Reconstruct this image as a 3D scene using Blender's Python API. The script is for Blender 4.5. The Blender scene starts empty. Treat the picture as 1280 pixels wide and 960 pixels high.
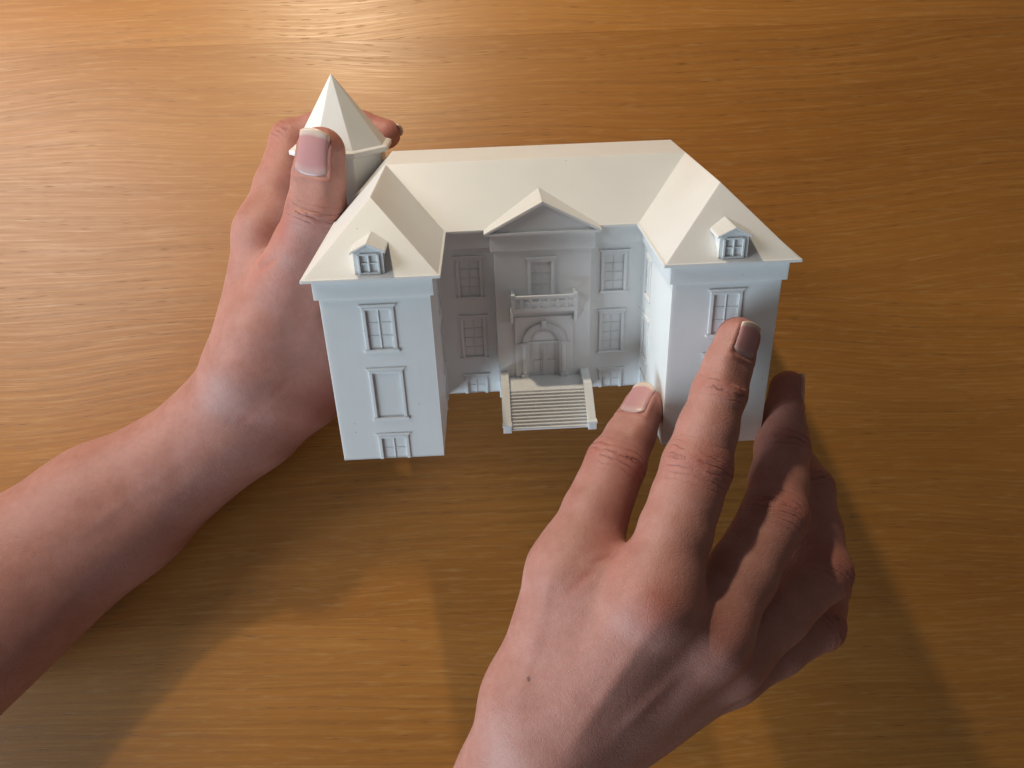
import bpy, math, numpy as np
from mathutils import Matrix, Vector
try:
    import openvdb as vdb
except ImportError:
    import pyopenvdb as vdb

# ------------------------------------------------------------------ camera, lamps, exposure
scene = bpy.context.scene
TAU = 0.16                       # camera pitch away from straight down
DIST = 0.386                     # along the axis to the table
CAM_H = DIST * math.cos(TAU)
cam = bpy.data.cameras.new('camera')
cam.lens = 27; cam.sensor_width = 36; cam.clip_start = 0.005; cam.clip_end = 50
camo = bpy.data.objects.new('camera', cam)
scene.collection.objects.link(camo)
camo.location = (0, 0, CAM_H); camo.rotation_euler = (TAU, 0, 0)
scene.camera = camo
CM = Matrix.Translation((0, 0, CAM_H)) @ Matrix.Rotation(TAU, 4, 'X')

world = bpy.data.worlds.new('World'); scene.world = world
world.use_nodes = True
world.node_tree.nodes['Background'].inputs[0].default_value = (1.0, 0.90, 0.85, 1)
world.node_tree.nodes['Background'].inputs[1].default_value = 0.09

def lamp(name, kind, loc, target, energy, col, size=None, size_y=None, spread=None):
    l = bpy.data.lights.new(name, kind); l.energy = energy; l.color = col
    if kind == 'POINT': l.shadow_soft_size = size
    else:
        l.size = size
        if size_y: l.shape = 'RECTANGLE'; l.size_y = size_y
        if spread: l.spread = spread
    o = bpy.data.objects.new(name, l); scene.collection.objects.link(o)
    o.location = loc
    d = Vector(target) - Vector(loc)
    o.rotation_euler = d.to_track_quat('-Z', 'Y').to_euler()
    return o
lamp('warm_room_lamp', 'POINT', (-0.195, 0.550, 0.415), (0, 0, 0), 7.6, (1.0, 0.84, 0.60), 0.014)
lamp('window_light', 'AREA', (-1.32, -0.86, 0.36), (0, 0.0, 0.08), 25.0, (0.70, 0.88, 1.0), 1.1, 0.6)
lamp('pale_upper_fill', 'AREA', (-0.62, 0.36, 0.52), (-0.26, 0.16, 0.0), 3.2, (1.0, 0.96, 0.91), 0.35, 0.35)  # added fill, not a real window: lifts the upper-left table, whitens the roofs

scene.view_settings.view_transform = 'Standard'
scene.view_settings.look = 'None'
scene.view_settings.exposure = 0.0
scene.view_settings.gamma = 1.0
scene.cycles.max_bounces = 8
scene.cycles.use_denoising = True

# ------------------------------------------------------------------ node helpers
def new_mat(name):
    m = bpy.data.materials.new(name); m.use_nodes = True
    return m, m.node_tree, m.node_tree.nodes['Principled BSDF']
def N(nt, kind, ins=None, **props):
    n = nt.nodes.new(kind)
    for k, v in props.items(): setattr(n, k, v)
    for k, v in (ins or {}).items():
        if isinstance(v, bpy.types.NodeSocket): nt.links.new(v, n.inputs[k])
        else: n.inputs[k].default_value = v
    return n
def math_n(nt, op, a, b=0.0, c=None):
    d = {0: a, 1: b}
    if c is not None: d[2] = c
    return N(nt, 'ShaderNodeMath', d, operation=op).outputs[0]
def ramp(nt, fac, stops):
    r = N(nt, 'ShaderNodeValToRGB', {0: fac})
    e = r.color_ramp.elements
    while len(e) < len(stops): e.new(0.5)
    for i, (p, c) in enumerate(stops):
        e[i].position = p; e[i].color = c if len(c) == 4 else (*c, 1)
    return r.outputs[0]
def mix(nt, fac, a, b, mode='MIX'):
    n = N(nt, 'ShaderNodeMix', data_type='RGBA', blend_type=mode)
    for i, v in ((0, fac), (6, a), (7, b)):
        if isinstance(v, bpy.types.NodeSocket): nt.links.new(v, n.inputs[i])
        else: n.inputs[i].default_value = v if i == 0 else (*v, 1)
    return n.outputs[2]
def mapr(nt, v, a, b, c, d):
    return N(nt, 'ShaderNodeMapRange', {0: v, 1: a, 2: b, 3: c, 4: d}, clamp=True).outputs[0]

# ------------------------------------------------------------------ materials
def plastic(name, col, rough):
    m, nt, p = new_mat(name)
    tc = N(nt, 'ShaderNodeTexCoord').outputs['Object']
    blot = N(nt, 'ShaderNodeTexNoise', {'Vector': tc, 'Scale': 60.0, 'Detail': 4.0}).outputs[0]
    base = mix(nt, mapr(nt, blot, .3, .7, 0, 1), tuple(c * .96 for c in col), col)
    # stray dark specks in the print
    vo = N(nt, 'ShaderNodeTexVoronoi', {'Vector': tc, 'Scale': 260.0, 'Randomness': 1.0})
    sp = N(nt, 'ShaderNodeSeparateColor', {0: vo.outputs['Color']}).outputs[0]
    speck = math_n(nt, 'MULTIPLY', math_n(nt, 'LESS_THAN', vo.outputs['Distance'], .07), math_n(nt, 'GREATER_THAN', sp, .90))
    base = mix(nt, math_n(nt, 'MULTIPLY', speck, .5), base, (.25, .22, .19))
    nt.links.new(base, p.inputs['Base Color'])
    # layer lines run round the body
    sx = N(nt, 'ShaderNodeSeparateXYZ', {0: tc})
    wv = math_n(nt, 'SINE', math_n(nt, 'MULTIPLY', sx.outputs[2], 2 * math.pi / 0.00075))
    vert = N(nt, 'ShaderNodeMapping', {'Vector': tc, 'Scale': (1400, 1400, 40)}).outputs[0]
    vn = N(nt, 'ShaderNodeTexNoise', {'Vector': vert, 'Scale': 1.0, 'Detail': 2.0}).outputs[0]
    big = N(nt, 'ShaderNodeTexNoise', {'Vector': tc, 'Scale': 140.0, 'Detail': 3.0}).outputs[0]
    h = math_n(nt, 'ADD', math_n(nt, 'MULTIPLY', wv, .03), math_n(nt, 'ADD', math_n(nt, 'MULTIPLY', vn, .35), math_n(nt, 'MULTIPLY', big, .6)))
    bv = N(nt, 'ShaderNodeBevel', {'Radius': 0.00022}, samples=4).outputs[0]
    b = N(nt, 'ShaderNodeBump', {'Height': h, 'Strength': .35, 'Distance': .00018, 'Normal': bv}).outputs[0]
    nt.links.new(b, p.inputs['Normal'])
    p.inputs['Roughness'].default_value = rough
    p.inputs['Subsurface Weight'].default_value = .4
    p.inputs['Subsurface Radius'].default_value = (1, .9, .8)
    p.inputs['Subsurface Scale'].default_value = .0018
    return m
M_WALL = plastic('white_printed_plastic', (.80, .815, .82), .38)
M_ROOF = plastic('cream_white_printed_plastic', (.765, .775, .78), .42)

def wood():
    m, nt, p = new_mat('oiled_oak')
    tc = N(nt, 'ShaderNodeTexCoord').outputs['Object']
    rnd = N(nt, 'ShaderNodeObjectInfo').outputs['Random']
    off = N(nt, 'ShaderNodeCombineXYZ', {0: math_n(nt, 'MULTIPLY', rnd, 3.0), 1: math_n(nt, 'MULTIPLY', rnd, 1.7), 2: 0.0}).outputs[0]
    v = N(nt, 'ShaderNodeVectorMath', {0: tc, 1: off}, operation='ADD').outputs[0]
    # slow drift of the grain direction
    warp = N(nt, 'ShaderNodeTexNoise', {'Vector': N(nt, 'ShaderNodeMapping', {'Vector': v, 'Scale': (3.0, 4.5, 4.5)}).outputs[0], 'Scale': 1.0, 'Detail': 2.0}).outputs['Color']
    wv = N(nt, 'ShaderNodeVectorMath', {0: warp, 1: (.5, .5, .5)}, operation='SUBTRACT').outputs[0]
    wv = N(nt, 'ShaderNodeVectorMath', {0: wv, 1: (0, .05, 0)}, operation='MULTIPLY').outputs[0]
    w = N(nt, 'ShaderNodeVectorMath', {0: v, 1: wv}, operation='ADD').outputs[0]
    def nz(scale, detail=3.0, rough=.5, vec=w):
        return N(nt, 'ShaderNodeTexNoise', {'Vector': N(nt, 'ShaderNodeMapping', {'Vector': vec, 'Scale': scale}).outputs[0], 'Scale': 1.0, 'Detail': detail, 'Roughness': rough}).outputs[0]
    broad = nz((1.2, 16, 1), 3)
    rings = nz((3.5, 95, 1), 4, .6)                 # cathedral bands
    fine = nz((20, 800, 1), 4, .6)                  # hair-fine grain
    sy = N(nt, 'ShaderNodeSeparateXYZ', {0: w}).outputs[1]
    ph = math_n(nt, 'ADD', math_n(nt, 'MULTIPLY', sy, 2 * math.pi / .0058), math_n(nt, 'MULTIPLY', nz((5, 42, 1), 3, .55), 15.0))
    wavy = math_n(nt, 'POWER', math_n(nt, 'ADD', .5, math_n(nt, 'MULTIPLY', math_n(nt, 'SINE', ph), .5)), 3.0)
    wavy = math_n(nt, 'MULTIPLY', wavy, mapr(nt, nz((4, 14, 1), 2), .38, .62, .15, 1))
    # open pores: short dark dashes gathered in the early wood
    pore = N(nt, 'ShaderNodeTexVoronoi', {'Vector': N(nt, 'ShaderNodeMapping', {'Vector': w, 'Scale': (95, 1500, 1)}).outputs[0], 'Scale': 1.0})
    pr = N(nt, 'ShaderNodeSeparateColor', {0: pore.outputs['Color']}).outputs[0]
    dash = math_n(nt, 'MULTIPLY', mapr(nt, pore.outputs['Distance'], .12, .34, 1, 0), mapr(nt, pr, .45, .8, 0, 1))
    gate = math_n(nt, 'MAXIMUM', mapr(nt, rings, .47, .60, .12, .8), mapr(nt, wavy, .1, .6, 0, 1))
    dash = math_n(nt, 'MULTIPLY', dash, gate)
    # rays: faint slanting flecks across the grain
    ray = N(nt, 'ShaderNodeTexNoise', {'Vector': N(nt, 'ShaderNodeMapping', {'Vector': v, 'Rotation': (0, 0, -.42), 'Scale': (70, 520, 1)}).outputs[0], 'Scale': 1.0, 'Detail': 2.0}).outputs[0]
    c = ramp(nt, broad, [(.28, (.325, .134, .032)), (.5, (.375, .160, .041)), (.72, (.42, .190, .055))])
    c = mix(nt, mapr(nt, rings, .46, .68, 0, .30), c, (.26, .110, .032))
    c = mix(nt, mapr(nt, wavy, .1, .9, 0, .30), c, (.22, .095, .030))
    c = mix(nt, mapr(nt, fine, .48, .70, 0, .26), c, (.30, .145, .05))
    c = mix(nt, mapr(nt, fine, .50, .32, 0, .20), c, (.62, .38, .16))
    c = mix(nt, mapr(nt, ray, .54, .72, 0, .15), c, (.64, .41, .19))
    c = mix(nt, math_n(nt, 'MULTIPLY', dash, .7), c, (.13, .06, .022))
    tint = mapr(nt, rnd, 0, 1, .95, 1.04)
    c = N(nt, 'ShaderNodeHueSaturation', {'Color': c, 'Value': tint, 'Saturation': 1.06}).outputs[0]
    nt.links.new(c, p.inputs['Base Color'])
    h = math_n(nt, 'SUBTRACT', math_n(nt, 'MULTIPLY', fine, .8), dash)
    b = N(nt, 'ShaderNodeBump', {'Height': h, 'Strength': .4, 'Distance': .00014}).outputs[0]
    nt.links.new(b, p.inputs['Normal'])
    nt.links.new(mapr(nt, fine, .3, .7, .36, .47), p.inputs['Roughness'])
    p.inputs['Specular IOR Level'].default_value = .62
    return m
M_WOOD = wood()

def skin():
    m, nt, p = new_mat('skin')
    tc = N(nt, 'ShaderNodeTexCoord').outputs['Object']
    A = lambda n: N(nt, 'ShaderNodeAttribute', attribute_name=n).outputs['Fac']
    cs, cm, red, mole, vein = A('joint_axial'), A('joint_mask'), A('redness'), A('mole'), A('vein')
    mott = N(nt, 'ShaderNodeTexNoise', {'Vector': tc, 'Scale': 95.0, 'Detail': 4.0, 'Roughness': .62}).outputs[0]
    mott2 = N(nt, 'ShaderNodeTexNoise', {'Vector': tc, 'Scale': 420.0, 'Detail': 3.0}).outputs[0]
    c = mix(nt, mapr(nt, mott, .3, .7, 0, 1), (.41, .188, .150), (.49, .242, .204))
    c = mix(nt, mapr(nt, mott2, .45, .75, 0, .30), c, (.38, .15, .115))
    c = mix(nt, math_n(nt, 'MULTIPLY', red, .5), c, (.42, .11, .085))
    c = mix(nt, math_n(nt, 'MULTIPLY', vein, .35), c, (.34, .19, .18))
    # wrinkles across the joints
    wn = N(nt, 'ShaderNodeTexNoise', {'Vector': tc, 'Scale': 170.0, 'Detail': 3.0}).outputs[0]
    ph = math_n(nt, 'ADD', math_n(nt, 'MULTIPLY', cs, 2 * math.pi / 2.3), math_n(nt, 'MULTIPLY', wn, 7.0))
    s1 = math_n(nt, 'POWER', math_n(nt, 'ABSOLUTE', math_n(nt, 'SINE', math_n(nt, 'MULTIPLY', ph, .5))), 14.0)
    brk = N(nt, 'ShaderNodeTexNoise', {'Vector': tc, 'Scale': 190.0, 'Detail': 2.0}).outputs[0]
    s1 = math_n(nt, 'MULTIPLY', math_n(nt, 'MULTIPLY', s1, cm), mapr(nt, brk, .40, .60, .05, 1))
    c = mix(nt, math_n(nt, 'MULTIPLY', s1, .68), c, (.20, .075, .06))
    c = mix(nt, mole, c, (.14, .06, .05))
    nt.links.new(c, p.inputs['Base Color'])
    # fine cross-hatched skin relief
    e1 = N(nt, 'ShaderNodeTexVoronoi', {'Vector': N(nt, 'ShaderNodeMapping', {'Vector': tc, 'Rotation': (.3, .2, .5), 'Scale': (1, .55, 1)}).outputs[0], 'Scale': 1500.0}, feature='DISTANCE_TO_EDGE').outputs[0]
    e2 = N(nt, 'ShaderNodeTexVoronoi', {'Vector': N(nt, 'ShaderNodeMapping', {'Vector': tc, 'Rotation': (.1, .6, -.6), 'Scale': (.5, 1, 1)}).outputs[0], 'Scale': 900.0}, feature='DISTANCE_TO_EDGE').outputs[0]
    e = math_n(nt, 'ADD', mapr(nt, e1, 0, .18, 0, 1), mapr(nt, e2, 0, .15, 0, 1.2))
    hgt = math_n(nt, 'ADD', math_n(nt, 'MULTIPLY', e, .32), math_n(nt, 'MULTIPLY', s1, -3.4))
    hgt = math_n(nt, 'ADD', hgt, math_n(nt, 'MULTIPLY', mott2, .9))
    b = N(nt, 'ShaderNodeBump', {'Height': hgt, 'Strength': .7, 'Distance': .00012}).outputs[0]
    nt.links.new(b, p.inputs['Normal'])
    nt.links.new(mapr(nt, mott, .3, .7, .42, .56), p.inputs['Roughness'])
    p.inputs['Specular IOR Level'].default_value = .42
    p.inputs['Subsurface Weight'].default_value = .28
    p.inputs['Subsurface Radius'].default_value = (1, .36, .22)
    p.inputs['Subsurface Scale'].default_value = .0032
    return m
M_SKIN = skin()

def nail_mat():
    m, nt, p = new_mat('fingernail')
    t = N(nt, 'ShaderNodeAttribute', attribute_name='along').outputs['Fac']
    ac = N(nt, 'ShaderNodeAttribute', attribute_name='across').outputs['Fac']
    tc = N(nt, 'ShaderNodeTexCoord').outputs['Object']
    w = N(nt, 'ShaderNodeTexNoise', {'Vector': tc, 'Scale': 350.0, 'Detail': 2.0}).outputs[0]
    t2 = math_n(nt, 'ADD', t, math_n(nt, 'MULTIPLY', math_n(nt, 'SUBTRACT', w, .5), .05))
    c = ramp(nt, t2, [(0, (.50, .33, .32)), (.12, (.52, .34, .33)), (.24, (.50, .255, .26)), (.82, (.52, .265, .265)), (.88, (.62, .48, .42)), (1, (.68, .57, .48))])
    nt.links.new(c, p.inputs['Base Color'])
    rid = N(nt, 'ShaderNodeTexNoise', {'Vector': N(nt, 'ShaderNodeCombineXYZ', {0: math_n(nt, 'MULTIPLY', ac, 22.0), 1: math_n(nt, 'MULTIPLY', t, 1.5), 2: 0.0}).outputs[0], 'Scale': 1.0, 'Detail': 2.0}).outputs[0]
    nt.links.new(N(nt, 'ShaderNodeBump', {'Height': rid, 'Strength': .5, 'Distance': .00012}).outputs[0], p.inputs['Normal'])
    p.inputs['Roughness'].default_value = .27
    p.inputs['Subsurface Weight'].default_value = .2
    p.inputs['Subsurface Radius'].default_value = (1, .5, .4)
    p.inputs['Subsurface Scale'].default_value = .0015
    return m
M_NAIL = nail_mat()

# ------------------------------------------------------------------ mesh helpers (millimetres in, metres out)
class MB:
    def __init__(s): s.v = []; s.f = []
    def add(s, vs, fs):
        o = len(s.v); s.v += [tuple(map(float, p)) for p in vs]; s.f += [tuple(o + i for i in f) for f in fs]
    def box(s, x0, x1, y0, y1, z0, z1):
        s.add([(x, y, z) for z in (z0, z1) for y in (y0, y1) for x in (x0, x1)],
              [(0, 2, 3, 1), (4, 5, 7, 6), (0, 1, 5, 4), (1, 3, 7, 5), (3, 2, 6, 7), (2, 0, 4, 6)])
    def fbox(s, fr, u0, u1, z0, z1, n0, n1):
        P = [fr(u, z, n) for n in (n0, n1) for z in (z0, z1) for u in (u0, u1)]
        s.add(P, [(0, 2, 3, 1), (4, 5, 7, 6), (0, 1, 5, 4), (1, 3, 7, 5), (3, 2, 6, 7), (2, 0, 4, 6)])
    def prism(s, poly, ext):
        n = len(poly); ext = np.array(ext, float)
        s.add(list(poly) + [tuple(np.array(p) + ext) for p in poly],
              [tuple(range(n))[::-1], tuple(range(n, 2 * n))] + [(i, (i + 1) % n, n + (i + 1) % n, n + i) for i in range(n)])
    def build(s, name, mat, parent=None, smooth=False, loc=(0, 0, 0)):
        me = bpy.data.meshes.new(name)
        me.from_pydata([tuple(c * .001 for c in p) for p in s.v], [], s.f)
        import bmesh
        bm = bmesh.new(); bm.from_mesh(me); bmesh.ops.remove_doubles(bm, verts=bm.verts, dist=2e-6); bmesh.ops.recalc_face_normals(bm, faces=bm.faces); bm.to_mesh(me); bm.free()
        me.materials.append(mat)
        o = bpy.data.objects.new(name, me); scene.collection.objects.link(o)
        o.location = tuple(c * .001 for c in loc)
        if parent: o.parent = parent
        if smooth:
            for p in me.polygons: p.use_smooth = True
        return o
def copy_obj(o, parent, loc):
    c = o.copy(); scene.collection.objects.link(c); c.parent = parent; c.location = tuple(v * .001 for v in loc)
    return c

# ------------------------------------------------------------------ the table
table = bpy.data.objects.new('table_top', None); scene.collection.objects.link(table)
table['kind'] = 'structure'
table.rotation_euler = (0, 0, math.radians(2.2))
bw = 151.0
import bmesh as _bm
for k in range(-4, 9):
    y0 = -49 + k * bw
    mb = MB(); mb.box(-1100, 1100, y0 + .008, y0 + bw - .008, -28, 0)
    o = mb.build('board', M_WOOD, table)
    bm = _bm.new(); bm.from_mesh(o.data)
    es = [e for e in bm.edges if all(v.co.z > -.001 for v in e.verts)]
    _bm.ops.bevel(bm, geom=es, offset=.00006, segments=2, affect='EDGES'); bm.to_mesh(o.data); bm.free()

# ------------------------------------------------------------------ the model house
HR = Matrix(((0.9987151463281587, -0.0387177085312928, -0.03269549725589667),
             (0.047050597076347046, 0.46880973429279393, 0.8820451657069945),
             (-0.018822800256171564, -0.882450209404704, 0.4700290736881183)))
HT = Vector((14.84596890875297, -23.860838079841773, -277.1319022369635))
house = bpy.data.objects.new('model_house', None); scene.collection.objects.link(house)
house.empty_display_size = .02
house.matrix_world = CM @ Matrix.Translation(HT * .001) @ HR.to_4x4()
house['label'] = 'white plastic scale model of a U-shaped mansion with corner turret, held up by both hands'
house['category'] = 'model house'

X1, X2, D, YB, HW = 75.0, 39.3, 46.3, 116.0, 68.8
def frame(O, U, Nn):
    O, U, Nn = map(lambda a: np.array(a, float), (O, U, Nn))
    return lambda u, z, n=0.0: tuple(O + U * u + np.array((0, 0, 1.)) * z + Nn * n)
F_front = frame((0, 0, 0), (1, 0, 0), (0, -1, 0))
F_court = frame((0, D, 0), (1, 0, 0), (0, -1, 0))
F_bay = frame((0, 40.9, 0), (1, 0, 0), (0, -1, 0))
F_inR = frame((X2, 0, 0), (0, 1, 0), (-1, 0, 0))
F_inL = frame((-X2, 0, 0), (0, 1, 0), (1, 0, 0))
F_outR = frame((X1, 0, 0), (0, 1, 0), (1, 0, 0))
F_outL = frame((-X1, 0, 0), (0, 1, 0), (-1, 0, 0))
F_back = frame((0, YB, 0), (1, 0, 0), (0, 1, 0))
REC = 0.38
def wall(mb, fr, u0, u1, z0, z1, holes):
    us = sorted({u0, u1, *[h[0] for h in holes], *[h[1] for h in holes]})
    zs = sorted({z0, z1, *[h[2] for h in holes], *[h[3] for h in holes]})
    for a, b in zip(us, us[1:]):
        for c, d in zip(zs, zs[1:]):
            if any(h[0] <= (a + b) / 2 <= h[1] and h[2] <= (c + d) / 2 <= h[3] for h in holes): continue
            mb.add([fr(a, c), fr(b, c), fr(b, d), fr(a, d)], [(0, 1, 2, 3)])
    for a, b, c, d in holes:
        for p, q in (((a, c), (b, c)), ((b, c), (b, d)), ((b, d), (a, d)), ((a, d), (a, c))):
            mb.add([fr(*p), fr(*q), fr(*q, -REC), fr(*p, -REC)], [(0, 1, 2, 3)])
def window(fr, cu, w, z0, z1, rows=3, sill=True, blank=False, head=True, proud=.32, foot=True):
    """opening w wide between z0 and z1; returns its hole"""
    a, b = cu - w / 2, cu + w / 2
    p = MB(); p.fbox(fr, a - .02, b + .02, z0 - .02, z1 + .02, -REC - .6, -REC + .1)
    pane = p.build('window', M_WALL, house)
    f = MB(); t = 1.15
    f.fbox(fr, a - t, a, z0 - (.0 if not sill else .2), z1, -.3, proud); f.fbox(fr, b, b + t, z0 - (.0 if not sill else .2), z1, -.3, proud)
    f.fbox(fr, a - t, b + t, z1, z1 + .8, -.3, proud)
    if head:
        P = [fr(a - t - .1, z1 + .8, -.3), fr(b + t + .1, z1 + .8, -.3), fr(b + t + 1.0, z1 + 1.9, -.3), fr(a - t - 1.0, z1 + 1.9, -.3),
             fr(a - t - .1, z1 + .8, proud), fr(b + t + .1, z1 + .8, proud), fr(b + t + 1.0, z1 + 1.9, proud + .12), fr(a - t - 1.0, z1 + 1.9, proud + .12)]
        f.add(P, [(0, 1, 2, 3), (4, 5, 6, 7), (0, 1, 5, 4), (1, 2, 6, 5), (2, 3, 7, 6), (3, 0, 4, 7)])
    f.build('frame', M_WALL, pane)
    if sill:
        s = MB(); s.fbox(fr, a - t - .5, b + t + .5, z0 - 1.2, z0 - .2, -.3, proud + .2)
        s.build('sill', M_WALL, pane)
    if not blank:
        g = MB(); c = cu
        g.fbox(fr, c - .2, c + .2, z0, z1, -REC, -REC + .3)
        g.fbox(fr, a + .0, a + .35, z0, z1, -REC, -REC + .25); g.fbox(fr, b - .35, b - .0, z0, z1, -REC, -REC + .25)
        for r in range(1, rows):
            z = z0 + (z1 - z0) * r / rows
            g.fbox(fr, a, c - .2, z - .16, z + .16, -REC, -REC + .25); g.fbox(fr, c + .2, b, z - .16, z + .16, -REC, -REC + .25)
        g.build('glazing_bars', M_WALL, pane)
    return (a, b, z0, z1)

body = MB()
hl = [window(F_front, -56.7, 8.2, 43.4, 57.4, 3), window(F_front, -56.5, 9.2, 17.2, 34.4, 3, blank=True), window(F_front, -56.6, 8.4, 0, 8.6, 2, sill=False)]
hr = [window(F_front, 57.4, 8.2, 43.4, 57.4, 3), window(F_front, 57.4, 9.2, 17.2, 34.4, 3), window(F_front, 57.4, 8.4, 0, 8.6, 2, sill=False)]
wall(body, F_front, -X1, -X2, 0, HW, hl); wall(body, F_front, X2, X1, 0, HW, hr)
for s in (-1, 1):
    h = [window(F_court, s * 27.7, 7.6, 42.6, 57.0, 4, proud=.6), window(F_court, s * 27.4, 7.6, 16.8, 32.8, 4, proud=.6, head=True), window(F_court, s * 27.5, 7.0, 0, 7.0, 2, sill=False, proud=.6)]
    wall(body, F_court, *((-X2, -18.1) if s < 0 else (18.1, X2)), 0, HW, h)
    fr = F_inR if s > 0 else F_inL
    h = [window(fr, 37.6, 8.2, 43.0, 56.6, 3), window(fr, 37.6, 8.2, 17.2, 32.6, 3), window(fr, 37.6, 7.6, 0, 7.6, 2, sill=False)]
    wall(body, fr, 0, D, 0, HW, h)
    fr = F_outR if s > 0 else F_outL
    cols = (24, 62, 98) if s > 0 else (24, 58)
    h = [window(fr, c, 8.2, z0, z1, 3, sill=z0 > 1) for c in cols for z0, z1 in ((43.4, 57.4), (17.2, 33.4), (0, 8.6))]
    wall(body, fr, 0, YB, 0, HW, h)
h = [window(F_back, c, 8.2, z0, z1, 3, sill=z0 > 1) for c in (-40, -20, 0, 20, 40, 60) for z0, z1 in ((43.4, 57.4), (17.2, 33.4), (0, 8.6))]
wall(body, F_back, -X1, X1, 0, HW, h)
# central bay
hb = [window(F_bay, -.7, 7.6, 43.6, 57.2, 3, proud=.7, sill=False), (-5.2, 5.2, 9.5, 24.2)]
wall(body, F_bay, -18.1, 18.1, 0, HW, hb)
for s in (-1, 1):
    fr = frame((s * 18.1, 40.9, 0), (0, 1, 0), (s, 0, 0)); wall(body, fr, 0, D - 40.9, 0, HW, [])
# closing floor under the shell
for x0, x1, y0, y1 in ((-X1, -X2, 0, YB), (X2, X1, 0, YB), (-X2, X2, D, YB), (-18.1, 18.1, 40.9, D)):
    body.add([(x0, y0, .3), (x1, y0, .3), (x1, y1, .3), (x0, y1, .3)], [(0, 1, 2, 3)])
body.build('wall', M_WALL, house)

# cornice band round the head of the walls
c0, c1, e = 62.0, 68.55, 1.3
co = MB()
def band(fr, u0, u1, pr=e): co.fbox(fr, u0, u1, c0, c1, -.2, pr)
for s in (-1, 1):
    a, b = (-X1 - e, -X2 + e) if s < 0 else (X2 - e, X1 + e)
    band(F_front, a, b)
    co.fbox(F_inR if s > 0 else F_inL, .2, D - e, c0, c1, -.2, e)
    co.fbox(F_outR if s > 0 else F_outL, .2, YB - .2, c0, c1, -.2, e)
    co.fbox(F_court, *((-X2 + .2, -19.4) if s < 0 else (19.4, X2 - .2)), c0, c1, -.2, e)
    co.fbox(frame((s * 18.1, 40.9, 0), (0, 1, 0), (s, 0, 0)), .2, 5.2, c0, c1, -.2, e)
band(F_bay, -18.1 - e, 18.1 + e); band(F_back, -X1 - e, X1 + e)
co.build('cornice', M_WALL, house)

# roof
ZR = 89.1; xr = 57.8; ya, yb_, yc = 20.0, 68.7, 94.4
xo, xi, yf, yi, ybk = 79.1, 35.2, -4.1, 42.2, 119.5
z0, z1 = HW - .1, HW + .95
rf = MB()
U = [(-xo, yf), (-xi, yf), (-xi, yi), (xi, yi), (xi, yf), (xo, yf), (xo, ybk), (-xo, ybk)]
k = .75
Ui = [(-xo + k, yf + k), (-xi - k, yf + k), (-xi - k, yi + k), (xi + k, yi + k), (xi + k, yf + k), (xo - k, yf + k), (xo - k, ybk - k), (-xo + k, ybk - k)]
Uc = [(-X1, 0), (-X2, 0), (-X2, D), (X2, D), (X2, 0), (X1, 0), (X1, YB), (-X1, YB)]
V = [(x, y, z0) for x, y in U] + [(x, y, z1 - .15) for x, y in U] + [(x, y, z1) for x, y in Ui] + [(x, y, z0 - .3) for x, y in Uc]
V += [(-xr, ya, ZR), (-xr, yb_, ZR), (-xr, yc, ZR), (xr, ya, ZR), (xr, yb_, ZR), (xr, yc, ZR)]
Fc = []
for i in range(8):
    j = (i + 1) % 8
    Fc += [(i, j, 8 + j, 8 + i), (8 + i, 8 + j, 16 + j, 16 + i), (24 + i, 24 + j, j, i)]
LF, LI, LO, RF, RI, RO = range(32, 38)
Fc += [(16, 17, LF), (17, 18, LI, LF), (18, 19, RI, LI), (19, 20, RF, RI), (20, 21, RF), (21, 22, RO, RI, RF), (22, 23, LO, RO), (23, 16, LF, LI, LO), (LI, RI, RO, LO)]
rf.add(V, Fc)
roof = rf.build('roof', M_ROOF, house)

# pediment over the bay
pw, pf, pa = 21.4, 36.8, 80.7
def slope_y(z): return yi + (z - HW) * (yb_ - yi) / (ZR - HW)
pm = MB()
def lay(off):   # roof sheet profile, lowered by off
    return [(-pw, z1 - .1 - off), (0, pa - off * 1.15), (pw, z1 - .1 - off)]
top, bot = lay(0), lay(1.0)
for (a, b) in ((0, 1), (1, 2)):
    P = []
    for prof in (top, bot):
        for i in (a, b):
            x, z = prof[i]; P += [(x, pf, z), (x, slope_y(z) + 1.2, z)]
    pm.add(P, [(0, 1, 3, 2), (4, 6, 7, 5), (0, 2, 6, 4), (1, 5, 7, 3), (0, 4, 5, 1), (2, 3, 7, 6)])
pm.build('pediment_roof', M_ROOF, house)
ty = MB(); ty.prism([(-pw + 1.6, 38.2, HW + .2), (pw - 1.6, 38.2, HW + .2), (0, 38.2, pa - 1.2)], (0, 6, 0))
ty.box(-pw, pw, pf + .05, yi + .5, HW - .1, HW + .75)
ty.build('tympanum', M_ROOF, house)

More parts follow.
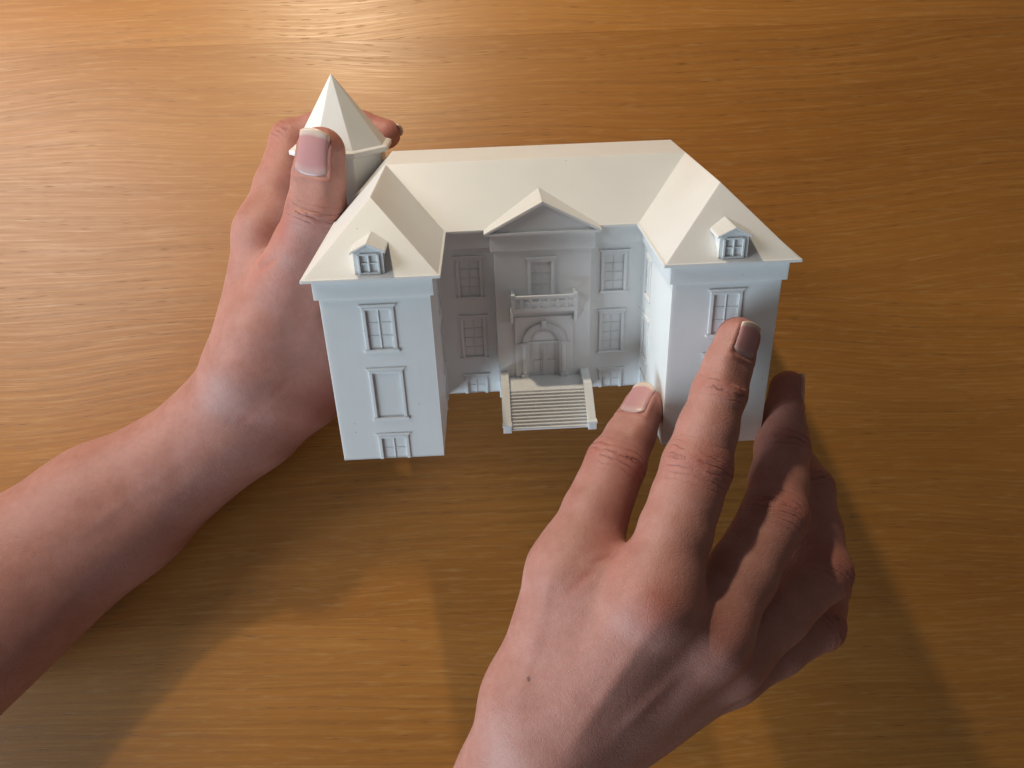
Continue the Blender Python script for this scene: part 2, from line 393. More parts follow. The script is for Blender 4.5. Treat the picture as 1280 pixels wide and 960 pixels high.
# dormers
for cx in (-57.2, 57.2):
    d = MB(); w = 4.6; ze, zp = 77.5, 79.6; zb = 69.6; yd = -2.4
    fr = frame((cx, yd, 0), (1, 0, 0), (0, -1, 0))
    wall(d, fr, -w, w, zb, ze, [(-2.7, 2.7, 71.2, 76.6)])
    d.add([(cx - w, yd, ze), (cx + w, yd, ze), (cx, yd, zp)], [(0, 1, 2)])
    yy = lambda z: yf + (z - HW) * (ya - yf) / (ZR - HW) + .6
    for s in (-1, 1): d.add([(cx + s * w, yd, zb), (cx + s * w, yd, ze), (cx + s * w, yy(ze), ze), (cx + s * w, yy(zb), zb)], [(0, 1, 2, 3)])
    dm = d.build('dormer', M_WALL, house)
    g = MB(); r = w + .9; y0 = yd - .7
    for s in (-1, 1):
        lo, hi = (cx + s * r, ze - .35), (cx, zp + .25)
        P = [(x, y0, z + dz) for dz in (.75, 0) for x, z in (lo, hi)] + [(x, yy(z) + .8, z + dz) for dz in (.75, 0) for x, z in (lo, hi)]
        g.add(P, [(0, 1, 3, 2), (4, 6, 7, 5), (0, 4, 5, 1), (2, 3, 7, 6), (0, 2, 6, 4), (1, 5, 7, 3)])
    g.build('dormer_roof', M_ROOF, dm)
    p = MB(); p.fbox(fr, -2.72, 2.72, 71.18, 76.62, -REC - .5, -REC + .1)
    p.fbox(fr, -.25, .25, 71.2, 76.6, -REC, -REC + .6); p.fbox(fr, -2.7, -.25, 73.7, 74.1, -REC, -REC + .5); p.fbox(fr, .25, 2.7, 73.7, 74.1, -REC, -REC + .5)
    p.build('window', M_WALL, dm)
    f = MB()
    for a, b, c_, d_ in ((-3.4, -2.7, 71.0, 76.8), (2.7, 3.4, 71.0, 76.8), (-2.7, 2.7, 76.6, 77.1), (-3.4, 3.4, 70.5, 71.0)): f.fbox(fr, a, b, c_, d_, -.1, .4)
    f.build('frame', M_WALL, dm)

# entrance: raised surround, arch, double door
en = MB()
FD = frame((0, 40.9, 0), (1, 0, 0), (0, -1, 0))
zc = 24.2
def arcp(r, n0, n=20): return [(r * math.cos(math.pi * i / n), zc + r * math.sin(math.pi * i / n)) for i in range(n + 1)]
outer = arcp(6.4, 0); fl = 9.5
# surround slab with an arched opening
n = 20
for side, nn in (('f', .9),):
    for i in range(n):
        a, b = outer[i], outer[i + 1]
        ca = (11.2 * math.cos(math.pi * i / n) / max(abs(math.cos(math.pi * i / n)), abs(math.sin(math.pi * i / n))), zc + 11.0 * math.sin(math.pi * i / n) / max(abs(math.cos(math.pi * i / n)), abs(math.sin(math.pi * i / n))))
        t = math.pi * (i + 1) / n
        cb = (11.2 * math.cos(t) / max(abs(math.cos(t)), abs(math.sin(t))), zc + 11.0 * math.sin(t) / max(abs(math.cos(t)), abs(math.sin(t))))
        en.add([FD(*a, nn), FD(*b, nn), FD(*cb, nn), FD(*ca, nn)], [(0, 1, 2, 3)])
        en.add([FD(*a, nn), FD(*b, nn), FD(*b, -.6), FD(*a, -.6)], [(0, 1, 2, 3)])
        en.add([FD(*ca, nn), FD(*cb, nn), FD(*cb, -.2), FD(*ca, -.2)], [(0, 1, 2, 3)])
for s in (-1, 1):
    en.fbox(FD, min(s * 6.4, s * 11.2), max(s * 6.4, s * 11.2), fl, zc, -.6, .9)
en.build('door_surround', M_WALL, house)
ar = MB()
def archring(mb, r0, r1, n0, n1, bottom, n=24):
    pr0 = [(r0, bottom)] + arcp(r0, 0, n) + [(-r0, bottom)]; pr1 = [(r1, bottom)] + arcp(r1, 0, n) + [(-r1, bottom)]
    for i in range(len(pr0) - 1):
        a, b, c_, d_ = pr0[i], pr0[i + 1], pr1[i + 1], pr1[i]
        P = [FD(*q, m) for m in (n0, n1) for q in (a, b, c_, d_)]
        mb.add(P, [(0, 1, 2, 3), (4, 5, 6, 7), (0, 1, 5, 4), (3, 2, 6, 7), (0, 3, 7, 4), (1, 2, 6, 5)])
archring(ar, 7.0, 8.5, .5, 1.75, fl); archring(ar, 6.1, 7.05, .3, 1.3, fl)
ar.fbox(FD, -.9, .9, zc + 7.0, zc + 9.6, .9, 2.2)
for s in (-1, 1):
    ar.fbox(FD, min(s * 6.7, s * 9.0), max(s * 6.7, s * 9.0), zc - .5, zc + .6, .9, 2.0)
    ar.fbox(FD, min(s * 6.5, s * 9.2), max(s * 6.5, s * 9.2), fl, fl + 1.5, .8, 2.1)
ar.build('door_arch', M_WALL, house)
fan = MB(); P = [FD(*q, -.45) for q in arcp(6.3, 0)]; fan.add(P, [tuple(range(len(P)))]); archring(fan, 4.3, 5.2, -.45, .1, zc + .2)
fan.fbox(FD, -6.3, 6.3, zc - .4, zc + .4, -.5, .35)
fan.build('fanlight', M_WALL, house)
for s in (-1, 1):
    dr = MB(); a, b = (.35, 5.3) if s > 0 else (-5.3, -.35)
    dr.fbox(FD, a, b, fl, zc - .4, -1.2, -.55)
    dr.fbox(FD, a, a + .9, fl, zc - .4, -.6, -.15); dr.fbox(FD, b - .9, b, fl, zc - .4, -.6, -.15)
    for z in (fl, 15.2, zc - 1.3): dr.fbox(FD, a + .9, b - .9, z, z + .9, -.6, -.2)
    dr.build('door', M_WALL, house)
jm = MB(); jm.fbox(FD, -.35, .35, fl, zc - .4, -1.2, .1)
for s in (-1, 1): jm.fbox(FD, min(s * 5.3, s * 6.4), max(s * 5.3, s * 6.4), fl, zc, -1.2, .05)
jm.build('door_frame', M_WALL, house)

# balcony
bal = MB(); bal.box(-12.3, 12.3, 33.8, 40.95, 40.0, 41.4); bal.box(-11.8, 11.8, 34.6, 40.9, 39.3, 40.0)
bo = bal.build('balcony', M_WALL, house)
rl = MB(); rl.box(-12.2, 12.2, 33.9, 34.9, 45.1, 46.2); rl.box(-12.2, -11.2, 34.9, 40.9, 45.1, 46.2); rl.box(11.2, 12.2, 34.9, 40.9, 45.1, 46.2)
for s in (-1, 1):
    rl.box(s * 11.7 - .7, s * 11.7 + .7, 33.7, 35.1, 41.4, 46.9)
rl.build('rail', M_WALL, bo)
b1 = MB(); b1.box(-.5, .5, 34.0, 34.9, 41.4, 45.1)
b0 = b1.build('baluster', M_WALL, bo, loc=(-8.4, 0, 0))
for i in range(1, 6): copy_obj(b0, bo, (-8.4 + 3.36 * i, 0, 0))
for s in (-1, 1):
    b2 = MB(); b2.box(-.4, .4, 36.5, 37.3, 41.4, 45.1); b2.build('baluster', M_WALL, bo, loc=(s * 11.7, 0, 0))
    cb = MB(); cb.prism([(s * 12.2 - .55, 40.9, 39.4), (s * 12.2 - .55, 35.2, 39.4), (s * 12.2 - .55, 37.6, 37.4), (s * 12.2 - .55, 39.2, 33.4), (s * 12.2 - .55, 40.9, 33.4)], (1.1, 0, 0))
    cb.build('bracket', M_WALL, bo)

# entrance stairs
st = MB(); st.box(-14.4, 14.4, 28.2, 40.9, 0, 9.5)
so = st.build('entrance_stairs', M_ROOF, house)
NS = 11; y_lo, y_hi = 14.6, 28.2
for i in range(NS):
    ya0 = y_lo + (y_hi - y_lo) * i / NS; h = 9.5 * (i + 1) / (NS + 1) + .1
    t = MB(); t.box(-14.4, 14.4, 0, y_hi - ya0 if i == NS - 1 else (y_hi - y_lo) / NS, 0, h); t.box(-14.4, 14.4, -.12, 0, h - .4, h)
    t.build('step', M_ROOF, so, loc=(0, ya0, 0))
for s in (-1, 1):
    ch = MB(); x0 = 14.4 if s > 0 else -17.5
    ch.prism([(x0, 12.9, 0), (x0, 12.9, 3.2), (x0, 15.2, 3.4), (x0, 28.6, 11.7), (x0, 40.9, 11.9), (x0, 40.9, 0)], (3.1, 0, 0))
    ch.build('cheek_wall', M_ROOF, so)
    cp = MB(); cp.box(x0 - .25, x0 + 3.35, 12.6, 15.0, 2.7, 3.5); cp.build('cheek_cap', M_ROOF, so)

# corner turret
TC = (-80.0, 103.0)
def octo(r, z, a0=math.pi / 8): return [(TC[0] + r * math.cos(a0 + math.pi / 4 * i), TC[1] + r * math.sin(a0 + math.pi / 4 * i), z) for i in range(8)]
def rings(mb, rs, tip=None):
    V = []; Fs = []
    for r, z in rs: V += octo(r, z)
    for k in range(len(rs) - 1):
        for i in range(8):
            j = (i + 1) % 8; Fs.append((8 * k + i, 8 * k + j, 8 * k + 8 + j, 8 * k + 8 + i))
    Fs.append(tuple(range(8)))
    if tip: V.append(tip); Fs += [(8 * (len(rs) - 1) + i, 8 * (len(rs) - 1) + (i + 1) % 8, len(V) - 1) for i in range(8)]
    else: Fs.append(tuple(8 * (len(rs) - 1) + i for i in range(8)))
    mb.add(V, Fs)
tb = MB(); rings(tb, [(18.6, 0), (18.6, 88.8)])
to = tb.build('turret', M_WALL, house)
ts = MB(); rings(ts, [(20.0, 88.6), (21.9, 89.4), (21.9, 90.9), (21.0, 91.4), (19.6, 91.5)], (TC[0] - .4, TC[1], 119.0))
ts.build('spire', M_ROOF, to)

# ------------------------------------------------------------------ hands: a signed distance body, polygonised once
FPX = 960.0
def cp(u, v, d): return np.array([(u - 640) / FPX * d, (480 - v) / FPX * d, -d])     # where a joint sits, camera frame, mm
def unit(a): a = np.array(a, float); return a / np.linalg.norm(a)
def rcone(P, a, b, r1, r2):
    ba = b - a; l2 = ba @ ba; rr = r1 - r2; a2 = l2 - rr * rr; il2 = 1 / l2
    pa = P - a; y = pa @ ba; z = y - l2
    x2 = ((pa * l2 - y[:, None] * ba) ** 2).sum(1)
    y2 = y * y * l2; z2 = z * z * l2
    k = np.sign(rr) * rr * rr * x2
    d = (np.sqrt(x2 * a2 * il2) + y * rr) * il2 - r1
    m = np.sign(z) * a2 * z2 > k; d = np.where(m, np.sqrt(x2 + z2) * il2 - r2, d)
    m2 = (~m) & (np.sign(y) * a2 * y2 < k); d = np.where(m2, np.sqrt(x2 + y2) * il2 - r1, d)
    return d
def smin(a, b, k):
    h = np.maximum(k - np.abs(a - b), 0) / k
    return np.minimum(a, b) - h * h * k * .25
def smax(a, b, k): return -smin(-a, -b, k)
HRn = np.array(HR); HTn = np.array(HT)
def to_house(P): return (P - HTn) @ HRn
def house_sdf(P):
    Q = to_house(P); x, y, z = Q.T
    def bx(x0, x1, y0, y1, z0, z1):
        q = np.stack([np.abs(x - (x0 + x1) / 2) - (x1 - x0) / 2, np.abs(y - (y0 + y1) / 2) - (y1 - y0) / 2, np.abs(z - (z0 + z1) / 2) - (z1 - z0) / 2])
        return np.linalg.norm(np.maximum(q, 0), axis=0) + np.minimum(q.max(0), 0)
    d = np.minimum(bx(-X1, -X2, 0, YB, 0, HW), bx(X2, X1, 0, YB, 0, HW))
    d = np.minimum(d, bx(-X1, X1, D, YB, 0, HW))
    d = np.minimum(d, bx(-xo, -xi, yf, ybk, HW - .4, HW + 1)); d = np.minimum(d, bx(xi, xo, yf, ybk, HW - .4, HW + 1))
    d = np.minimum(d, bx(-X1 - 1.3, -X2 + 1.3, -1.3, YB + 1.3, 62, HW)); d = np.minimum(d, bx(X2 - 1.3, X1 + 1.3, -1.3, YB + 1.3, 62, HW))
    rr = np.hypot(x - TC[0], y - TC[1])
    d = np.minimum(d, np.maximum(rr - 17.3, np.maximum(-z, z - 89)))
    d = np.minimum(d, np.maximum(rr - 18.8, np.maximum(82.6 - z, z - 89)))
    d = np.minimum(d, np.maximum(rr - 21.2, np.maximum(88.8 - z, z - 91.3)))
    cone = np.maximum((rr - 18.8 * (119 - z) / 27.6) * .82, 91 - z)
    d = np.minimum(d, cone)
    hip = np.minimum.reduce([(xo - np.abs(x)) * ZRs_x - (z - HW), (y - yf) * .84 - (z - HW), (ybk - y) * .8 - (z - HW), ZR - z])
    roofd = np.maximum(-hip * .7, HW - z); roofd = np.where(np.abs(x) < xi, np.where(y < yi, 50, roofd), roofd)
    return np.minimum(d, roofd)
ZRs_x = (ZR - HW) / (xo - xr)

class Hand:
    """fingers: name -> list of joints (point, radius, dorsal); palm: list of cones"""
    def __init__(s): s.f = {}; s.palm = []; s.joints = []; s.nails = []; s.extra_red = []; s.moles = []; s.folds = []
    def finger(s, name, pts, k_palm=7.0, bulge=True):
        s.f[name] = dict(pts=[(np.array(p), r) for p, r in pts], k=k_palm)
    def cone(s, a, b, r1, r2, k=8.0): s.palm.append((np.array(a), np.array(b), r1, r2, k))
    def finger_sdf(s, name, P):
        f = s.f[name]['pts']; d = None
        for (a, ra), (b, rb) in zip(f, f[1:]):
            m = (a + b) / 2; rm = (ra + rb) / 2 * .972
            for q in ((a, m, ra, rm), (m, b, rm, rb)):
                e = rcone(P, *q); d = e if d is None else smin(d, e, 3.0)
        for nl in s.nails:
            if nl['finger'] == name:
                rel = P - nl['C']; h = rel @ nl['n'] - nl['r'] * nl.get('flat', .86)
                al = rel @ nl['a']; h = h - np.maximum(-al - nl['l0'], 0) * .25
                h = np.where(np.linalg.norm(rel, axis=1) < nl['r'] * 2.6, h, -1e3)
                d = smax(d, h, 2.2)
        return d
    def sdf(s, P, parts=False):
        pal = None
        for a, b, r1, r2, k in s.palm:
            e = rcone(P, a, b, r1, r2); pal = e if pal is None else smin(pal, e, k)
        fs = {n: s.finger_sdf(n, P) for n in s.f}
        d = pal
        for n, e in fs.items(): d = smin(d, smin(pal, e, s.f[n]['k']), 1.1)
        d = smax(d, -(house_sdf(P) - .05), .8)
        return (d, fs, pal) if parts else d
    def build(s, name, vox):
        allp = np.array([p for f in s.f.values() for p, _ in f['pts']] + [q for c in s.palm for q in c[:2]])
        R = 48
        lo = np.floor((allp.min(0) - R) / vox).astype(int); hi = np.ceil((allp.max(0) + R) / vox).astype(int)
        # coarse pass finds which blocks hold the surface
        B = 8; nb = np.ceil((hi - lo) / B).astype(int); sh = nb * B
        cc = np.stack(np.meshgrid(*[np.arange(n) for n in nb], indexing='ij'), -1).reshape(-1, 3)
        ctr = (cc * B + B / 2 + lo) * vox
        dc = s.sdf(ctr); near = np.abs(dc) < B * vox * .87 + 3.5
        arr = np.repeat(np.repeat(np.repeat(dc.reshape(nb).astype(np.float32), B, 0), B, 1), B, 2)
        off = np.stack(np.meshgrid(*[np.arange(B)] * 3, indexing='ij'), -1).reshape(-1, 3)
        idx = (cc[near][:, None, :] * B + off[None]).reshape(-1, 3)
        for c in range(0, len(idx), 400000):
            ii = idx[c:c + 400000]; arr[ii[:, 0], ii[:, 1], ii[:, 2]] = s.sdf((ii + lo) * vox)
        g = vdb.FloatGrid(background=5.0); g.copyFromArray(np.clip(arr, -5, 5)); 
        pts, quads = g.convertToQuads(isovalue=0.0)
        P = (pts.astype(float) + lo) * vox
        G = lambda Q: np.stack([s.sdf(Q + e) - s.sdf(Q - e) for e in np.eye(3) * .35], 1)
        g1 = G(P); nrm = g1 / np.maximum(np.linalg.norm(g1, axis=1, keepdims=True), 1e-6)
        P = P - nrm * np.clip(s.sdf(P), -.4, .4)[:, None]
        d, fs, pal = s.sdf(P, True)
        names = list(fs); FD_ = np.stack([fs[n] for n in names]); own = FD_.argmin(0); ownd = FD_.min(0)
        js = np.zeros(len(P)); jm = np.zeros(len(P)); red = np.zeros(len(P)); disp = np.zeros(len(P)); mole = np.zeros(len(P)); vein = np.zeros(len(P))
        rng = np.random.default_rng(4)
        for J in s.joints:
            rel = P - J['C']; al = rel @ J['a']; side = rel @ unit(np.cross(J['a'], J['n'])); dn = rel @ J['n']
            m = (own == names.index(J['finger'])) & (np.linalg.norm(rel, axis=1) < J['r'] * 2.1)
            w = np.exp(-(al / J['w']) ** 2) * np.clip((dn / J['r'] + .35) / .8, 0, 1) * m * J.get('m', 1)
            bow = al - J.get('bow', .06) * side ** 2 / J['r'] * np.sign(al + 1e-6)
            up = w > jm; js = np.where(up, bow, js); jm = np.maximum(jm, w)
            red = np.maximum(red, w * J.get('red', .8))
            for s0, dep in J['lines']:
                wob = .35 * np.sin(side * .9 + s0 * 2.1) + .15 * np.sin(side * 2.3 + s0)
                disp -= dep * w * np.exp(-((bow - s0 - wob) / .5) ** 2) * np.exp(-(side / (J['r'] * .8)) ** 4)
            disp += .35 * w * J.get('puff', 1)
        for nl in s.nails:
            rel = P - nl['C']; al = rel @ nl['a']; th = np.arctan2(rel @ nl['b'], rel @ nl['n'])
            uu = np.abs(th) * nl['r'] - nl['w'] / 2; vv = np.maximum(-al - nl['l0'], 0 * al)
            q = np.maximum(uu, -al - nl['l0']); q = np.where((uu > 0) & (-al - nl['l0'] > 0), np.hypot(np.maximum(uu, 0), vv), q)
            m = (own == names.index(nl['finger'])) & (np.linalg.norm(rel, axis=1) < nl['r'] * 2.4)
            ins = np.clip(-q / .5, 0, 1) * m; rim = np.exp(-((q - .75) / .65) ** 2) * m * (al < nl['l1'] * .75)
            disp += -.35 * ins * (al < nl['l1']) + .42 * rim
            tipm = np.exp(-((al - nl['r'] * .9) / 6.0) ** 2) * m
            red = np.maximum(red, .55 * tipm)
            red = np.maximum(red, .35 * rim)
        def drop(q):
            if len(q) != 2: return np.array(q)
            dd = 150.0
            for _ in range(80):
                dd += float(s.sdf(cp(q[0], q[1], dd)[None])[0]) * .8
                if dd > 420: break
            return cp(q[0], q[1], dd)
        for C, r, a in s.extra_red:
            C = drop(C); red = np.maximum(red, a * np.exp(-(np.linalg.norm(P - C, axis=1) / r) ** 2))
        for C, r in s.moles:
            C = drop(C)
            mole = np.maximum(mole, np.clip(1.6 - np.linalg.norm(P - C, axis=1) / r, 0, 1))
        for a, b, r, dep, isv in s.folds:      # creases (dep<0) and tendons or veins (dep>0), drawn along the skin
            a, b = drop(a), drop(b)
            ab = b - a; t = np.clip((P - a) @ ab / (ab @ ab), 0, 1); dd = np.linalg.norm(P - (a + t[:, None] * ab), axis=1)
            wv_ = .0
            m = np.exp(-(dd / r) ** 2) * np.sin(np.pi * np.clip(t * .94 + .03, 0, 1)) ** .5
            disp += dep * m
            if isv: vein = np.maximum(vein, m)
            elif dep < 0: red = np.maximum(red, m * .9)
        # soft unevenness of flesh
        ph = rng.uniform(0, 6.28, (9, 3)); fr_ = rng.normal(0, 1, (9, 3)); fr_ = fr_ / np.linalg.norm(fr_, axis=1, keepdims=True)
        lump = sum(np.sin(P @ fr_[i] / (2.6 + i * .7) + ph[i, 0]) * (.035 + i * .012) for i in range(9))
        disp += lump
        touching = np.clip(house_sdf(P) / 1.2, 0, 1)
        P = P + nrm * (disp * touching)[:, None]
        me = bpy.data.meshes.new(name)
        M = np.array(CM); W = (P * .001) @ M[:3, :3].T + M[:3, 3]
        org = np.array(s.origin) * .001 @ M[:3, :3].T + M[:3, 3]
        me.from_pydata((W - org).tolist(), [], quads.tolist())
        for nm, a in (('joint_axial', js), ('joint_mask', jm), ('redness', red), ('mole', mole), ('vein', vein)):
            at = me.attributes.new(nm, 'FLOAT', 'POINT'); at.data.foreach_set('value', a.astype(np.float32))
        me.polygons.foreach_set('use_smooth', np.ones(len(me.polygons), bool))
        me.materials.append(M_SKIN)
        me.update()
        # face orientation
        pn = me.polygons[len(me.polygons) // 2]; 
        nn = np.array(pn.normal); gv = nrm[pn.vertices[0]] @ M[:3, :3].T
        if nn @ gv < 0: me.flip_normals()
        o = bpy.data.objects.new(name, me); scene.collection.objects.link(o); o.location = org
        for nl in s.nails: s.nail(o, nl, org, M)
        return o
    def nail(s, o, nl, org, M):
        nu, nv = 15, 19; C, a, n, b, r = nl['C'], nl['a'], nl['n'], nl['b'], nl['r']
        th = np.linspace(-1, 1, nu)[:, None] * np.ones(nv); vv = np.linspace(0, 1, nv)[None, :] * np.ones((nu, 1))
        # rounded cuticle and free edge
        e = np.abs(th)
        lo = -nl['l0'] + nl['l0'] * .30 * e ** 2.6; hi = nl['l1'] - nl.get('tipround', 1.2) * e ** 2.4
        al = lo + (hi - lo) * vv
        ang = th * (nl['w'] / 2) / r
        dirn = n * np.cos(ang)[..., None] + b * np.sin(ang)[..., None]
        base = C + a * al[..., None]
        rho = np.full(al.shape, r * 2.2)
        for _ in range(26):
            q = (base + dirn * rho[..., None]).reshape(-1, 3)
            rho = rho - np.clip(s.finger_sdf(nl['finger'], q).reshape(al.shape), -1, 4) * .9
        mid = rho[:, [nv // 2]]
        keep = mid - .055 * np.maximum(al - al[:, [nv // 2]], 0)
        rho = np.where(al > al[:, [nv // 2]], np.maximum(rho, keep), rho)
        edge = np.clip((1 - e) / .16, 0, 1) ** .5; back = np.clip(vv / .08, 0, 1) ** .6
        topr = rho - .15 + .32 * edge * back
        bot = rho - .75
        T = base + dirn * topr[..., None]; Bt = base + dirn * bot[..., None]
        V = np.concatenate([T.reshape(-1, 3), Bt.reshape(-1, 3)]); ix = np.arange(nu * nv).reshape(nu, nv); k = nu * nv
        Fs = []
        for i in range(nu - 1):
            for j in range(nv - 1):
                Fs.append((ix[i, j], ix[i + 1, j], ix[i + 1, j + 1], ix[i, j + 1])); Fs.append((ix[i, j] + k, ix[i, j + 1] + k, ix[i + 1, j + 1] + k, ix[i + 1, j] + k))
        rim = [ix[i, 0] for i in range(nu)] + [ix[nu - 1, j] for j in range(1, nv)] + [ix[i, nv - 1] for i in range(nu - 2, -1, -1)] + [ix[0, j] for j in range(nv - 2, 0, -1)]
        for p, q in zip(rim, rim[1:] + rim[:1]): Fs.append((p, p + k, q + k, q))
        W = (V * .001) @ M[:3, :3].T + M[:3, 3] - org
        me = bpy.data.meshes.new('fingernail'); me.from_pydata(W.tolist(), [], [tuple(int(x) for x in f) for f in Fs])
        import bmesh
        bm = bmesh.new(); bm.from_mesh(me); bmesh.ops.recalc_face_normals(bm, faces=bm.faces); bm.to_mesh(me); bm.free()
        for nm, v in (('along', vv), ('across', th)):
            at = me.attributes.new(nm, 'FLOAT', 'POINT'); at.data.foreach_set('value', np.concatenate([v.ravel()] * 2).astype(np.float32))
        me.polygons.foreach_set('use_smooth', np.ones(len(me.polygons), bool))
        me.materials.append(M_NAIL)
        x = bpy.data.objects.new('fingernail', me); scene.collection.objects.link(x); x.parent = o
    def add_nail(s, finger, n, w, l0, l1, r, **kw):
        pts = s.f[finger]['pts']; C = pts[-1][0]; a = unit(pts[-1][0] - pts[-2][0]); n = np.array(n, float)
        n = unit(n - (n @ a) * a); s.nails.append(dict(finger=finger, C=C, a=a, n=n, b=unit(np.cross(a, n)), w=w, l0=l0, l1=l1, r=r, **kw))
    def add_joint(s, finger, i, n, w, lines, **kw):
        pts = s.f[finger]['pts']; C = pts[i][0]; a = unit(unit(pts[i + 1][0] - pts[i][0]) + unit(pts[i][0] - pts[i - 1][0])); n = np.array(n, float)
        n = unit(n - (n @ a) * a); s.joints.append(dict(finger=finger, C=C, a=a, n=n, r=pts[i][1], w=w, lines=lines, **kw))

TOCAM = (0, 0, 1)
# ---- right hand
h = Hand(); h.origin = cp(760, 800, 250)
h.finger('thumb', [(cp(708, 714, 254), 11.4), (cp(745, 640, 261), 11.0), (cp(771, 580, 267), 10.1), (cp(805, 509, 277), 7.3)], 9)
h.finger('index', [(cp(816, 752, 236), 12.4), (cp(843, 665, 241), 11.0), (cp(870, 583, 246), 10.6), (cp(899, 490, 249), 8.5), (cp(921, 423, 250), 6.9)], 9)
h.finger('middle', [(cp(884, 795, 243), 11.8), (cp(969, 645, 260), 10.6), (cp(978, 560, 274), 9.1), (cp(985, 486, 284), 6.8)], 8)
h.finger('ring', [(cp(912, 822, 257), 11.4), (cp(1025, 714, 276), 10.3), (cp(1010, 612, 292), 9.4), (cp(984, 562, 305), 6.7)], 7)
h.finger('little', [(cp(912, 842, 270), 10.2), (cp(1025, 782, 289), 9.0), (cp(1038, 735, 303), 7.2), (cp(1012, 690, 312), 6.1)], 7)
W_ = cp(672, 985, 252)
h.cone(cp(818, 752, 236), cp(690, 930, 246), 12.5, 14.5, 9)
h.cone(cp(884, 795, 243), cp(700, 950, 252), 12.0, 14.5, 10)
h.cone(cp(905, 822, 257), cp(712, 955, 262), 11.2, 13.5, 10)
h.cone(cp(908, 840, 270), cp(722, 940, 270), 10.2, 13, 10)
h.cone(cp(708, 714, 254), cp(664, 880, 252), 11.4, 13.5, 10)      # thumb metacarpal
h.cone(cp(742, 738, 250), cp(705, 850, 252), 12.0, 13.0, 12)
h.cone(cp(752, 708, 252), cp(745, 760, 250), 8.0, 9.0, 9)      # muscle of the web
h.cone(cp(660, 880, 255), cp(640, 985, 258), 14, 17, 12)
h.cone(cp(700, 935, 262), cp(668, 1010, 266), 15, 15, 12)
h.cone(cp(638, 985, 258), cp(575, 1180, 262), 16.5, 22, 12)
h.cone(cp(668, 1000, 264), cp(630, 1180, 272), 16, 23, 12)
nI = (0.30, -.10, 1)
h.add_nail('index', (.62, .22, 1), 10.2, 6.2, 5.6, 7.0)
h.add_nail('thumb', (-.70, .50, .85), 11.5, 7.0, 7.0, 7.4, tipround=2.2)
h.add_nail('middle', (1.0, .2, .35), 9.6, 6.0, 5.6, 6.8)
for f, n in (('index', (.25, 0, 1)), ('middle', (.55, 0, 1)), ('ring', (.8, -.2, .8)), ('little', (.8, -.5, .7))):
    h.add_joint(f, 2 if f == 'index' else 1, n, 6.5, [(-3.6, .28), (-1.3, .42), (.9, .36), (3.0, .3)], red=.75, puff=1.3)
    h.add_joint(f, 3 if f == 'index' else 2, n, 3.4, [(-1.0, .42), (1.1, .3)], red=.5, puff=.5)
h.add_joint('thumb', 2, (-.6, .45, .9), 5.2, [(-2.6, .3), (-.3, .45), (2.2, .4)], red=.65, puff=1.0)
h.extra_red += [((825, 755), 8, .8), ((905, 790), 8, .5), ((930, 840), 8, .4), ((765, 690), 8, .6), ((735, 570), 12, .3), ((985, 470), 12, .6), ((970, 600), 12, .3)]
h.moles += [((661, 849), .6)]
h.folds += [((742, 704), (772, 690), 1.0, -.45, False), ((712, 738), (745, 712), 1.5, -.3, False),
            ((822, 775), (712, 935), 2.6, .5, False), ((880, 815), (765, 925), 2.4, .45, False),
            ((690, 710), (645, 880), 2.8, .45, False), ((840, 850), (780, 905), 2.2, .35, False)]
rh = h.build('right_hand', .8)
rh.name = 'hand'; rh['label'] = 'right hand from below, index finger pressed on the wing front, thumb inside courtyard'
rh['category'] = 'hand'

# ---- left hand
g = Hand(); g.origin = cp(340, 400, 325)
g.finger('thumb', [(cp(360, 358, 323), 13.0), (cp(396, 262, 304), 11.4), (cp(401, 190, 297), 9.0)], 10)
g.finger('index', [(cp(331, 292, 338), 11.8), (cp(366, 178, 354), 9.6), (cp(428, 152, 355), 7.9), (cp(483, 168, 350), 6.2)], 9)
g.finger('middle', [(cp(346, 325, 347), 11.5), (cp(384, 222, 374), 9.4), (cp(446, 208, 386), 7.8), (cp(492, 222, 382), 6.8)], 9)
g.finger('ring', [(cp(352, 368, 358), 11.0), (cp(402, 290, 383), 8.8), (cp(456, 280, 384), 7.4), (cp(496, 290, 380), 6.5)], 9)
g.finger('little', [(cp(368, 410, 362), 10.0), (cp(412, 365, 373), 7.6), (cp(432, 352, 377), 6.7), (cp(448, 342, 377), 6.0)], 9)
g.cone(cp(331, 292, 338), cp(306, 460, 334), 11.8, 13.5, 9)
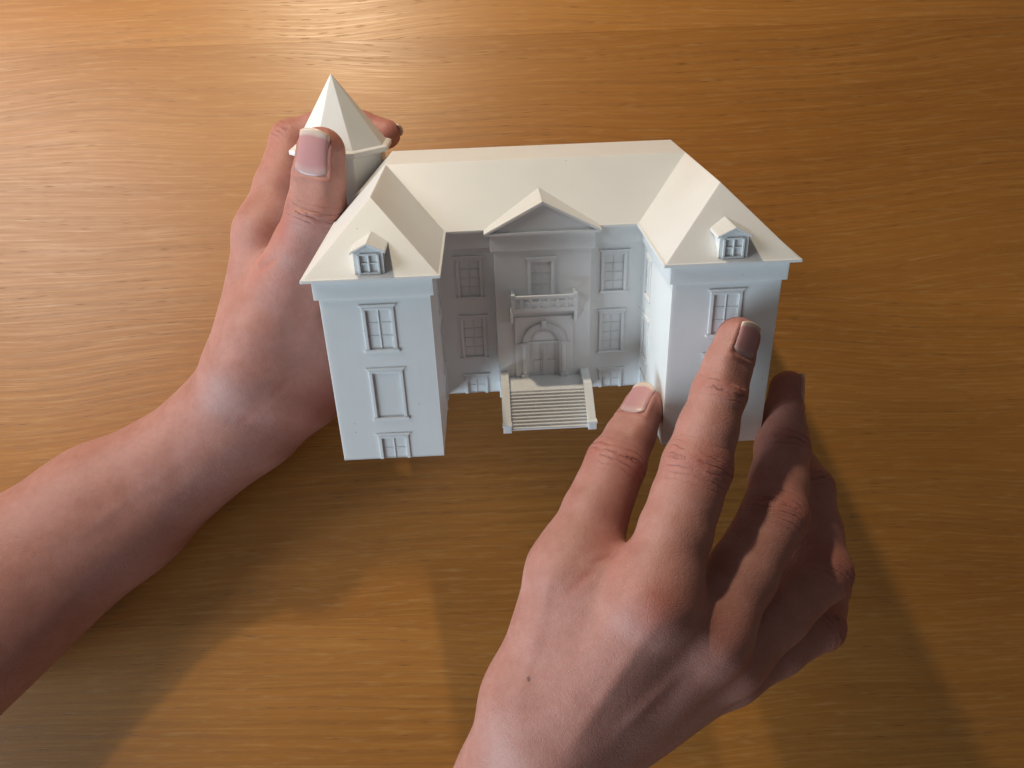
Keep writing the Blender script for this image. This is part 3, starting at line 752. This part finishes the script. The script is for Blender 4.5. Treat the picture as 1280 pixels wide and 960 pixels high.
g.cone(cp(346, 325, 347), cp(325, 470, 336), 12, 14, 10)
g.cone(cp(352, 368, 356), cp(345, 480, 342), 11.5, 14.5, 10)
g.cone(cp(368, 410, 358), cp(370, 482, 350), 11, 14.5, 10)
g.cone(cp(360, 358, 323), cp(322, 450, 331), 13.2, 15.4, 10)
g.cone(cp(338, 415, 333), cp(360, 475, 342), 15.3, 15.6, 12)
g.cone(cp(395, 425, 347), cp(388, 488, 354), 15, 14.8, 12)
g.cone(cp(400, 420, 358), cp(420, 440, 366), 12, 11.5, 12)
g.cone(cp(305, 478, 340), cp(277, 524, 349), 17.4, 17.9, 12)
g.cone(cp(358, 486, 346), cp(318, 530, 353), 15.8, 16.2, 12)
g.cone(cp(277, 524, 349), cp(122, 631, 350), 17.9, 23.4, 14)
g.cone(cp(318, 532, 353), cp(165, 652, 352), 17.6, 21, 14)
g.cone(cp(122, 630, 351), cp(-120, 795, 328), 24, 34.5, 14)
g.cone(cp(165, 652, 353), cp(-80, 842, 330), 21, 31, 14)
g.add_nail('thumb', (-.17, .12, 1), 15.8, 9.0, 8.6, 9.6, tipround=1.9)
g.add_nail('index', (.45, .85, -.35), 9.0, 5.4, 6.0, 6.5)
g.add_joint('thumb', 1, (-.05, 0, 1), 4.6, [(-2.9, .35), (-.2, .6), (2.2, .4)], red=.35, puff=.5)
g.add_joint('index', 1, (-.8, .3, .1), 6, [(-2, .3), (1, .3)], red=.5)
g.extra_red += [((352, 280), 10, .8), ((322, 335), 9, .5), ((465, 160), 22, .7), ((365, 165), 14, .6), ((400, 510), 16, .6), ((360, 225), 8, .5)]
g.folds += [((318, 340), (344, 322), 1.5, -1.0, False), ((388, 315), (352, 400), 2.6, .3, False),
            ((318, 492), (170, 600), 2.6, .25, True), ((360, 475), (300, 530), 2.0, -.35, False), ((230, 575), (100, 670), 2.5, .3, True)]
lh = g.build('left_hand', .85)
lh.name = 'hand'; lh['label'] = 'left hand and bare forearm from the left edge, thumb and fingers gripping the turret'
lh['category'] = 'hand'
